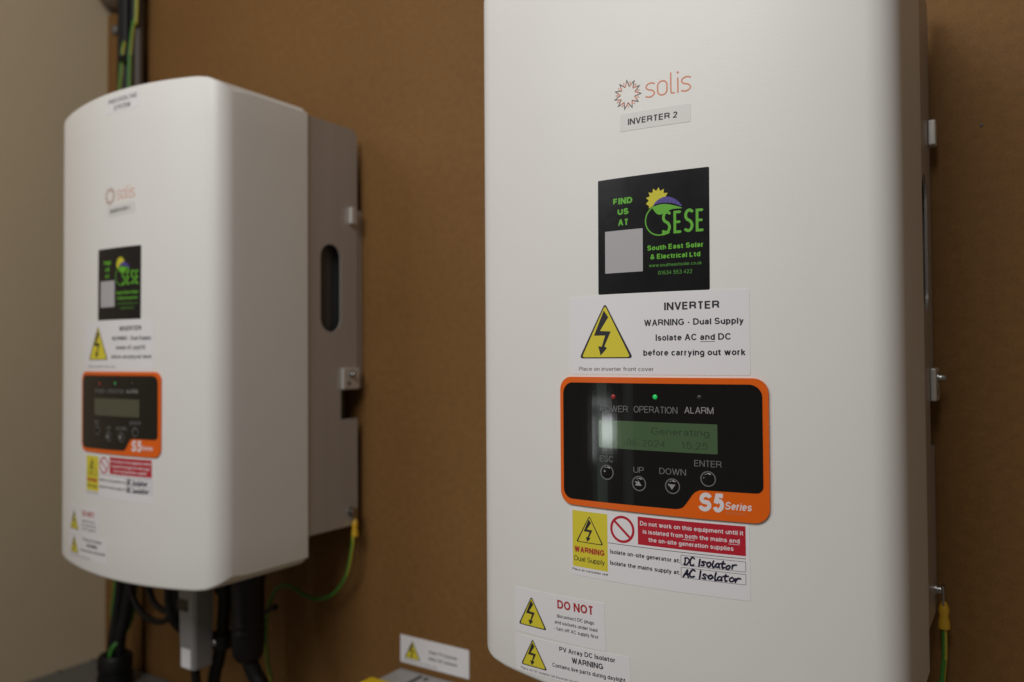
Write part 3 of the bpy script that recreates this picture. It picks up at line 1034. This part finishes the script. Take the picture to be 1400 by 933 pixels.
def build_panel(root, left):
    sh = (1.0, 2.4) if left else (0, 0)
    lay = Lay(sh=sh)
    p = lay_sheet('control_panel', rrect(-67.4, 81.0, 154.4, 245.6, 9.5, 8), lay, 0.0016, 'orange', root, h0=-0.0005, label='black control panel with orange border')
    blk = (arc((-56.6, 233.6), 8.0, 180, 90, 7) + arc((69.4, 233.6), 8.0, 90, 0, 7) + arc((73.0, 177.6), 4.4, 0, -90, 6)
           + cat2([(68, 173.2), (40.5, 173.0), (36.6, 172.3), (33.4, 170.2), (28.6, 163.4), (25.6, 160.4), (21.5, 159.3)], 4)
           + [(-56, 158.6)] + arc((-57.6, 165.6), 7.0, 270, 180, 7))
    lay_sheet('black_membrane', blk, lay, 0.00185, 'panel', p, h0=0.0010)
    h = 0.00193
    lay_sheet('display', rrect(-34.6, 49.6, 196.6, 215.8, 0.5, 2), lay, 0.00191, 'lcd_off' if left else 'lcd', p, h0=0.0012)
    d = Draw()
    if not left:
        d.text('Generating', 5.0, 44.5, 207.6, 4.6, space=1.15)
        d.text('-06-2024', -15.5, 14.5, 199.2, 4.6, space=1.1)
        d.text('15:25', 26.0, 43.5, 199.2, 4.6, space=1.1)
        lay_print('display_text', d, lay, 0.00195, 'lcd_ink', p)
    for word, x0, x1, z0, cap, ink in (('POWER', -33.3, -11.9, 221.7, 4.4, 'panel_text'), ('OPERATION', -7.5, 23.6, 221.9, 4.4, 'panel_text'), ('ALARM', 28.2, 47.3, 222.4, 4.3, 'panel_text2'),
                                       ('ESC', -34.0, -23.4, 187.0, 4.1, 'panel_text'), ('UP', -8.1, -0.5, 181.1, 4.1, 'panel_text'), ('DOWN', 10.6, 28.9, 181.6, 4.1, 'panel_text'), ('ENTER', 34.4, 52.0, 188.2, 4.1, 'panel_text')):
        d = Draw()
        d.text(word, x0, x1, z0, cap, bold=-0.004)
        lay_print('legend', d, lay, h, ink, p)
    for x, z, kind in ((-22.9, 232.2, 'led_red'), (8.0, 232.7, 'led_dim' if left else 'led_green'), (38.2, 233.0, 'led_off')):
        x, z = x + sh[0], z + sh[1]
        bm = bmesh.new()
        r = 0.0017
        cyl(bm, (x / 1000, -surf_d(x / 1000) - 0.0017, z / 1000), (0, -1, 0), [(0, r)] + [(r * 0.55 * math.sin(a), r * math.cos(a)) for a in (0.3, 0.6, 0.9, 1.2)] + [(r * 0.58, 0)], 16)
        finish('indicator_light', bm, kind, p, smooth=True)
    for x, z, r, mark in ((-28.4, 179.7, 5.2, 0), (-4.1, 174.0, 5.1, 1), (19.6, 174.1, 5.1, 2), (43.3, 180.5, 5.0, 0)):
        d = Draw()
        d.ring((x, z), r * 0.86, r, 36)
        b = lay_print('button', d, lay, h, 'panel_text', p)
        bm = bmesh.new()
        X, Z = (x + sh[0]) / 1000, (z + sh[1]) / 1000
        R = r * 0.8 / 1000
        cyl(bm, (X, -surf_d(X) - 0.0017, Z), (0, -1, 0), [(0, R), (0.0004, R), (0.0007, R * 0.92), (0.0009, R * 0.7), (0.00098, 0)], 28)
        finish('button_dome', bm, 'panel', p, smooth=True)
        if mark:
            s_ = 1 if mark == 1 else -1
            d = Draw()
            d.poly([(x - 2.4, z - 1.3 * s_), (x + 2.4, z - 1.3 * s_), (x, z + 2.2 * s_)])
            lay_print('arrow_mark', d, lay, 0.0029, 'panel_text2', p)
    d = Draw()
    d.text('S5', 36.8, 53.2, 159.4, 12.2, bold=0.019, shear=0.14)
    d.text('Series', 53.8, 70.3, 161.7, 5.0, bold=0.008, shear=0.18)
    lay_print('series_badge', d, lay, 0.00168, 'white_print', p)
    d = Draw()
    d.text('(5th Generation)', 53.8, 67.0, 158.9, 1.5)
    lay_print('series_caption', d, lay, 0.00168, 'orange_print', p)


# ------------------------------------------------------------------ the place: board, side wall
XW = -0.4247
bm = bmesh.new()
box(bm, -0.3100, 1.6, 0.0, 0.018, -0.9, 1.5)
finish('wall_back', bm, 'board', kind='structure', label='brown hardboard backing behind the inverters')
bm = bmesh.new()
box(bm, XW + 0.0005, -0.3235, 0.0, 0.018, -0.9, 0.834)
finish('wall_back_strip', bm, 'board', kind='structure', label='narrow strip of brown hardboard in the corner')
bm = bmesh.new()
box(bm, XW - 0.05, XW, -0.95, 0.10, -0.9, 1.5)
finish('wall_left', bm, 'paint', kind='structure', label='plain cream painted side wall')
bm = bmesh.new()
box(bm, XW + 0.0005, -0.28, 0.024, 0.034, -0.9, 1.5)
finish('wall_behind', bm, 'paint', kind='structure', label='cream wall showing above the board strip')

# ------------------------------------------------------------------ the two inverters
LX, LZ = 0.6370, 0.0015
right = link('solar_inverter', None, None, label='large white inverter in front, name tape INVERTER 2, green display lit', cat='inverter', group='wall-mounted solar inverters')
left = link('solar_inverter', None, None, label='smaller-looking white inverter further back near the cream wall, PHOTOVOLTAIC SYSTEM label on top', cat='inverter', group='wall-mounted solar inverters')
right.location = (LX, 0, LZ)
build_chassis(right)


def copy_child(o, parent):
    c = o.copy()
    COL.objects.link(c)
    c.parent = parent
    for g in [x for x in ALL if x.parent == o]:
        copy_child(g, c)


ALL = list(bpy.data.objects)
for o in [x for x in ALL if x.parent == right]:
    copy_child(o, left)
for r_, l_ in ((right, False), (left, True)):
    build_labels(r_, l_)
    build_panel(r_, l_)


# ------------------------------------------------------------------ earth wires
def earth_wire(pts, ferr, label):
    root = link('earth_wire', None, None, label=label, cat='wire', group='green and yellow earth wires')
    bm = bmesh.new()
    tube(bm, smooth_path(pts, 14), 0.0021, 12, (0.40, 0.0035))
    finish('wire', bm, ['wire_green', 'wire_yellow'], root)
    bm = bmesh.new()
    x, y, z = ferr
    cyl(bm, (x, y, z), (0.0, 0.0, -1), [(-0.004, 0.0018), (0.0, 0.0035), (0.002, 0.0040), (0.007, 0.0032), (0.012, 0.0042), (0.017, 0.0044), (0.0175, 0.0034)], 18)
    finish('crimp_sleeve', bm, 'ferrule', root, smooth=True)
    bm = bmesh.new()
    box(bm, x - 0.0008, x + 0.0008, y - 0.0045, y + 0.0045, z + 0.002, z + 0.017)
    finish('ring_terminal', bm, 'steel', root, bevel=0.0005)
    return root


fx, fy, fz = 0.1585, -0.0225, 0.0605
earth_wire([(fx, fy, fz - 0.010), (0.1580, -0.0250, 0.0440), (0.1570, -0.0262, 0.0290), (0.1482, -0.0262, -0.0034), (0.1280, -0.0262, -0.0288), (0.1024, -0.0262, -0.0410), (0.0760, -0.0262, -0.0415), (0.0543, -0.0262, -0.0346),
            (0.0378, -0.0262, -0.0333), (0.0209, -0.0262, -0.0415), (0.0085, -0.0262, -0.0591), (0.0015, -0.0262, -0.0827), (0.0000, -0.0262, -0.1124), (0.0035, -0.0262, -0.1408), (0.0110, -0.0262, -0.1662), (0.015, -0.0262, -0.21), (0.03, -0.026, -0.40)],
           (fx, fy, fz), 'looping earth wire hanging from the lower corner of the further inverter')
earth_wire([(LX + fx, fy, fz - 0.010), (LX + fx, fy, fz - 0.034), (LX + fx - 0.001, fy, 0.014), (LX + 0.1545, fy, -0.006), (LX + 0.142, -0.024, -0.035), (LX + 0.122, -0.026, -0.085), (LX + 0.11, -0.03, -0.16), (LX + 0.10, -0.03, -0.40)],
           (LX + fx, fy, fz + LZ), 'straight earth wire below the nearer inverter at the right edge')

# ------------------------------------------------------------------ label and isolator on the board
s = lay_sheet('wall_label', rrect(211.8, 314.4, -105.2, -72.4, 0.8, 2), Lay(flat=0.0), 0.0006, 'label', None, label='white label with yellow triangle stuck on the brown board', h0=0.0001)
s['category'] = 'label'
wl = Lay(flat=0.0)
triangle(s, wl, 218.4, 243.0, -99.0, -77.0, 0.0007, 0.7)
d = Draw()
d.text('Solar PV System', 256.0, 297.5, -87.0, 3.3, bold=0.010)
d.text('Main AC Isolator', 256.0, 297.5, -94.6, 3.3, bold=0.010)
lay_print('lettering', d, wl, 0.0007, 'ink', s)
d = Draw()
d.text('Place adjacent to the isolation point', 217.5, 268.0, -102.6, 1.9)
lay_print('small_lettering', d, wl, 0.0007, 'ink_grey', s)

iso = link('isolator_switch', None, None, label='grey and yellow isolator switch box below the white wall label', cat='switch')
bm = bmesh.new()
box(bm, 0.212, 0.300, -0.0455, -0.0005, -0.245, -0.112)
finish('enclosure', bm, 'iso_grey', iso, bevel=0.003)
bm = bmesh.new()
box(bm, 0.2065, 0.3025, -0.068, -0.0458, -0.248, -0.1080)
cov = finish('front_cover', bm, 'iso_yellow', iso, bevel=0.004)
bm = bmesh.new()
cyl(bm, (0.256, -0.068, -0.18), (0, -1, 0), [(0, 0.026), (0.006, 0.026), (0.007, 0.024), (0.007, 0.0)], 32)
box(bm, 0.249, 0.263, -0.092, -0.0745, -0.203, -0.157)
finish('rotary_knob', bm, 'black_plastic', cov)
bm = bmesh.new()
box(bm, 0.250, 0.254, -0.042, -0.010, -0.1125, -0.1108)
finish('vent_slot', bm, 'fin', iso)
bm = bmesh.new()
cyl(bm, (0.262, -0.014, -0.1125), (0, 0, 1), [(0, 0.003), (0.0016, 0.003), (0.002, 0.002), (0.002, 0)], 14)
finish('screw_plug', bm, 'fin', iso)

# ------------------------------------------------------------------ things hanging below the further inverter
stick = link('data_logger_stick', None, None, label='silver grey data logger stick with small white label under the further inverter', cat='data logger')
bm = bmesh.new()
pts_ = [(-0.0150, -0.0155), (0.0150, -0.0155), (0.0175, -0.011), (0.0175, 0.014), (-0.0175, 0.014), (-0.0175, -0.011)]
sx, sy = -0.0105, -0.1250
lo = [bm.verts.new((sx + 0.002 + a * 0.80, sy + b * 0.9, -0.1150)) for a, b in pts_]
hi = [bm.verts.new((sx + a, sy + b, 0.036)) for a, b in pts_]
bm.faces.new(lo)
bm.faces.new(hi)
for k in range(6):
    bm.faces.new((lo[k], lo[(k + 1) % 6], hi[(k + 1) % 6], hi[k]))
finish('stick_body', bm, 'stick', stick, bevel=0.0015)
bm = bmesh.new()
box(bm, sx - 0.0130, sx + 0.0050, sy - 0.0160, sy - 0.0135, -0.045, -0.031)
finish('status_window', bm, 'stick_dark', stick)
bm = bmesh.new()
box(bm, sx - 0.0075, sx + 0.0105, sy - 0.0147, sy - 0.0130, -0.1130, -0.0900)
finish('paper_label', bm, 'label', stick)
bm = bmesh.new()
tube(bm, smooth_path([(sx, sy, -0.112), (sx + 0.001, sy, -0.13), (sx + 0.003, sy + 0.004, -0.16), (sx + 0.006, sy + 0.02, -0.25), (sx + 0.01, sy + 0.03, -0.42)], 8), 0.0055)
finish('lead', bm, 'black_rubber', stick)

plug = link('cable_plug', None, None, label='thick black cylindrical cable plug under the further inverter', cat='plug')
bm = bmesh.new()
cyl(bm, (0.0540, -0.1, 0.045), (0.02, 0, -1), [(0, 0.0200), (0.03, 0.0200), (0.0305, 0.0212), (0.052, 0.0212), (0.0525, 0.0200), (0.100, 0.0194), (0.101, 0.0202), (0.105, 0.0202), (0.106, 0.0193), (0.110, 0.0193), (0.111, 0.0201), (0.115, 0.0201), (0.116, 0.0192), (0.128, 0.0192), (0.140, 0.0182), (0.147, 0.014), (0.149, 0.010)], 36)
finish('plug_body', bm, 'black_plastic', plug, smooth=True)
bm = bmesh.new()
tube(bm, smooth_path([(0.057, -0.1, -0.095), (0.060, -0.1, -0.105), (0.067, -0.098, -0.119), (0.079, -0.094, -0.140), (0.089, -0.085, -0.19), (0.10, -0.07, -0.40)], 8), 0.0095, 16)
finish('cable', bm, 'black_rubber', plug)

lead = link('connector_lead', None, None, label='thin black connector lead with a round collar beside the thick plug', cat='cable')
bm = bmesh.new()
tube(bm, smooth_path([(0.016, -0.1, 0.04), (0.014, -0.1, 0.0), (0.011, -0.1, -0.05), (0.007, -0.1, -0.088), (0.0, -0.1, -0.115), (-0.009, -0.1, -0.145), (-0.02, -0.09, -0.22), (-0.03, -0.08, -0.42)], 8), 0.0078, 14)
finish('cable', bm, 'black_rubber', lead)
bm = bmesh.new()
cyl(bm, (0.0085, -0.1, -0.078), (-0.12, 0, -1), [(0, 0.009), (0.001, 0.0125), (0.018, 0.0125), (0.019, 0.009)], 24)
finish('collar', bm, 'black_plastic', lead, smooth=True)
bm = bmesh.new()
cyl(bm, (0.0085, -0.111, -0.0875), (0.25, -1, 0), [(0, 0.0035), (0.003, 0.0035), (0.0042, 0.002), (0.0044, 0)], 14)
finish('lock_screw', bm, 'steel', lead, smooth=True)
bm = bmesh.new()
cyl(bm, (0.004, -0.1, 0.04), (0.05, 0, -1), [(0, 0.012), (0.05, 0.012), (0.07, 0.0085)], 18)
finish('gland', bm, 'black_plastic', lead, smooth=True)

tie = link('cable_tie', None, None, label='short black cable tie end beside the thick plug', cat='cable tie')
bm = bmesh.new()
tube(bm, smooth_path([(-0.004, -0.030, -0.074), (0.006, -0.030, -0.072), (0.014, -0.030, -0.067), (0.022, -0.030, -0.064)], 5), 0.0026, 8)
finish('strap', bm, 'black_plastic', tie)
bm = bmesh.new()
cyl(bm, (0.019, -0.030, -0.0650), (1, 0, 0.4), [(0, 0.003), (0.001, 0.0042), (0.005, 0.0042), (0.006, 0.003)], 10)
finish('tie_head', bm, 'black_plastic', tie)

for i, (pts, r, lab) in enumerate((
        ([(-0.140, -0.100, 0.06), (-0.178, -0.100, -0.020), (-0.187, -0.100, -0.056), (-0.168, -0.100, -0.080), (-0.137, -0.100, -0.089), (-0.108, -0.100, -0.083), (-0.090, -0.100, -0.060), (-0.085, -0.1, 0.06)], 0.0042,
         'larger black cable loop sagging under the further inverter'),
        ([(-0.135, -0.1, 0.06), (-0.146, -0.100, -0.035), (-0.143, -0.100, -0.055), (-0.128, -0.100, -0.068), (-0.106, -0.100, -0.072), (-0.084, -0.100, -0.066), (-0.075, -0.1, 0.06)], 0.0040,
         'smaller black cable loop inside the larger one'),
        ([(-0.098, -0.10, 0.06), (-0.098, -0.10, -0.02), (-0.098, -0.10, -0.058), (-0.090, -0.10, -0.078), (-0.080, -0.09, -0.095)], 0.0085,
         'short black cable hanging just left of the silver stick'))):
    o = link('cable_loop', None, None, label=lab, cat='cable', group='black cables under the further inverter')
    bm = bmesh.new()
    tube(bm, smooth_path(pts, 10), r, 12)
    finish('cable', bm, 'black_rubber', o)
    bm = bmesh.new()
    cyl(bm, Vector(pts[0]) + Vector((0, 0, 0.01)), (0, 0, -1), [(0, r * 1.5), (0.03, r * 1.5), (0.036, r * 1.1)], 14)
    finish('gland', bm, 'black_plastic', o, smooth=True)

# ------------------------------------------------------------------ corner: trunking, gland, cable run, conduit
tr = link('metal_trunking', None, None, label='grey galvanised trunking box in the bottom left corner', cat='trunking')
bm = bmesh.new()
box(bm, XW + 0.001, -0.06, -0.40, -0.006, -0.36, -0.2235)
finish('trunking_body', bm, 'galv', tr, bevel=0.002)
for y in (-0.027, -0.080):
    bm = bmesh.new()
    cyl(bm, (-0.414, y, -0.2235), (0, 0, 1), [(0, 0.0035), (0.0035, 0.0035), (0.0045, 0.002), (0.0045, 0)], 12)
    finish('bolt', bm, 'steel', tr, smooth=True)

gl = link('cable_gland', None, None, label='wide black rubber gland on top of the grey trunking', cat='gland')
bm = bmesh.new()
cyl(bm, (-0.2940, -0.060, -0.2233), (0, 0, 1), [(0, 0.0245), (0.018, 0.0245), (0.019, 0.0225), (0.024, 0.0225), (0.026, 0.0242), (0.043, 0.0242), (0.047, 0.0215), (0.047, 0.015), (0.036, 0.014)], 32)
finish('gland_body', bm, 'black_rubber', gl, smooth=True)

ZG = -0.186
runs = (   # (x, y) in the gland, where the bundle passes behind the inverter, and at the top; radius
    ((-0.302, -0.060), (-0.303, -0.047), (-0.3560, -0.016), 0.0068, 'leftmost black cable of the bundle rising from the gland'),
    ((-0.287, -0.058), (-0.279, -0.045), (-0.3370, -0.0200), 0.0085, 'rightmost black cable of the bundle rising from the gland'),
    ((-0.294, -0.050), (-0.290, -0.036), (-0.3235, -0.016), 0.0062, 'rear black cable between the two others of the bundle'),
)
for (xg, yg), (xm, ym), (xt, yt), r, lab in runs:
    pts = [(xg, yg, ZG), (xg + 0.001, yg, -0.155), ((xg + xm) / 2, (yg + ym) / 2, -0.12), (xm, ym, -0.06), (xm - 0.004, ym, 0.06), ((xm + xt) / 2, (ym + yt) / 2, 0.30), (xt, yt, 0.52), (xt, yt, 0.70), (xt, yt, 0.85), (xt + 0.002, yt, 1.2)]
    bm = bmesh.new()
    tube(bm, smooth_path(pts, 10), r, 14)
    finish('black_cable', bm, 'black_rubber', None, label=lab, cat='cable', group='cable bundle in the corner')
for pts, lab in (
        ([(-0.300, -0.052, ZG), (-0.311, -0.052, -0.165), (-0.319, -0.050, -0.125), (-0.316, -0.047, -0.08), (-0.312, -0.045, 0.0), (-0.325, -0.036, 0.25), (-0.338, -0.0295, 0.52), (-0.341, -0.0290, 0.66), (-0.336, -0.0290, 0.715), (-0.333, -0.0270, 0.755), (-0.343, -0.0100, 0.80), (-0.346, -0.0060, 0.84), (-0.346, -0.006, 1.2)],
         'earth wire on the left of the cable bundle'),
        ([(-0.290, -0.072, ZG), (-0.286, -0.070, -0.165), (-0.281, -0.052, -0.145), (-0.288, -0.034, -0.11), (-0.290, -0.030, 0.0), (-0.300, -0.042, 0.25), (-0.312, -0.0300, 0.50), (-0.3135, -0.0295, 0.66), (-0.3125, -0.0295, 0.72), (-0.310, -0.029, 0.753), (-0.3025, -0.029, 0.786), (-0.295, -0.029, 0.82), (-0.29, -0.03, 1.2)],
         'earth wire in front of the cable bundle')):
    bm = bmesh.new()
    tube(bm, smooth_path(pts, 10), 0.0028, 12, (0.4, 0.004))
    finish('earth_wire', bm, ['wire_green', 'wire_yellow'], None, label=lab, cat='wire', group='green and yellow earth wires')

t2 = link('cable_tie', None, None, label='black cable tie around the corner cable bundle above the further inverter', cat='cable tie')
bm = bmesh.new()
ring = []
for k in range(28):
    a = 2 * math.pi * k / 28
    ring.append(Vector((-0.3270 + 0.0190 * math.cos(a), -0.0205 + 0.0135 * math.sin(a), 0.732 + 0.002 * math.cos(a))))
tube(bm, ring + [ring[0]], 0.0024, 8, cap=False)
finish('strap', bm, 'black_plastic', t2)
bm = bmesh.new()
box(bm, -0.326, -0.318, -0.0385, -0.0335, 0.728, 0.736)
finish('tie_head', bm, 'black_plastic', t2, bevel=0.001)

cd = link('conduit', None, None, label='grey brown vertical conduit right of the cable bundle', cat='conduit')
bm = bmesh.new()
tube(bm, [Vector((-0.3070, -0.0180, 0.25 + 0.25 * k)) for k in range(5)], 0.0070, 20)
finish('conduit_tube', bm, 'conduit', cd)
bm = bmesh.new()
box(bm, -0.3085, -0.298, -0.0120, -0.0005, 0.60, 0.615)
finish('saddle_clip', bm, 'galv', cd)

nail = link('cable_clip', None, None, label='small grey round clip fixed on the board strip beside the cables', cat='clip')
bm = bmesh.new()
cyl(bm, (-0.4005, -0.0002, 0.805), (0, -1, 0), [(0, 0.008), (0.003, 0.008), (0.005, 0.006), (0.006, 0)], 18)
finish('clip_body', bm, 'galv', nail, smooth=True)
bm = bmesh.new()
cyl(bm, (-0.4005, -0.0055, 0.805), (0, -1, 0), [(0, 0.0025), (0.0015, 0.002), (0.002, 0)], 12)
finish('nail_head', bm, 'steel', nail, smooth=True)

pp = link('pipe_end', None, None, label='dark brown rounded pipe end at the very top left', cat='pipe')
bm = bmesh.new()
cyl(bm, (-0.384, 0.010, 0.886), (0, -1, 0), [(0, 0.050), (0.010, 0.050), (0.030, 0.046), (0.042, 0.036), (0.048, 0.02), (0.049, 0)], 36)
finish('pipe_cap', bm, 'pipe', pp, smooth=True)
bm = bmesh.new()
cyl(bm, (-0.384, -0.005, 0.92), (0, 0, 1), [(0, 0.018), (0.3, 0.018)], 20)
finish('pipe', bm, 'pipe', pp, smooth=True)

# speck: a pin hole in the board right of the nearer inverter
hole = link('pin_hole', None, None, label='tiny dark pin hole in the board right of the nearer inverter', cat='hole')
bm = bmesh.new()
cyl(bm, (0.8262, -0.0001, 0.4455), (0, -1, 0), [(0, 0.0013), (0.0004, 0.0012), (0.0005, 0)], 10)
finish('hole_rim', bm, 'ink', hole)
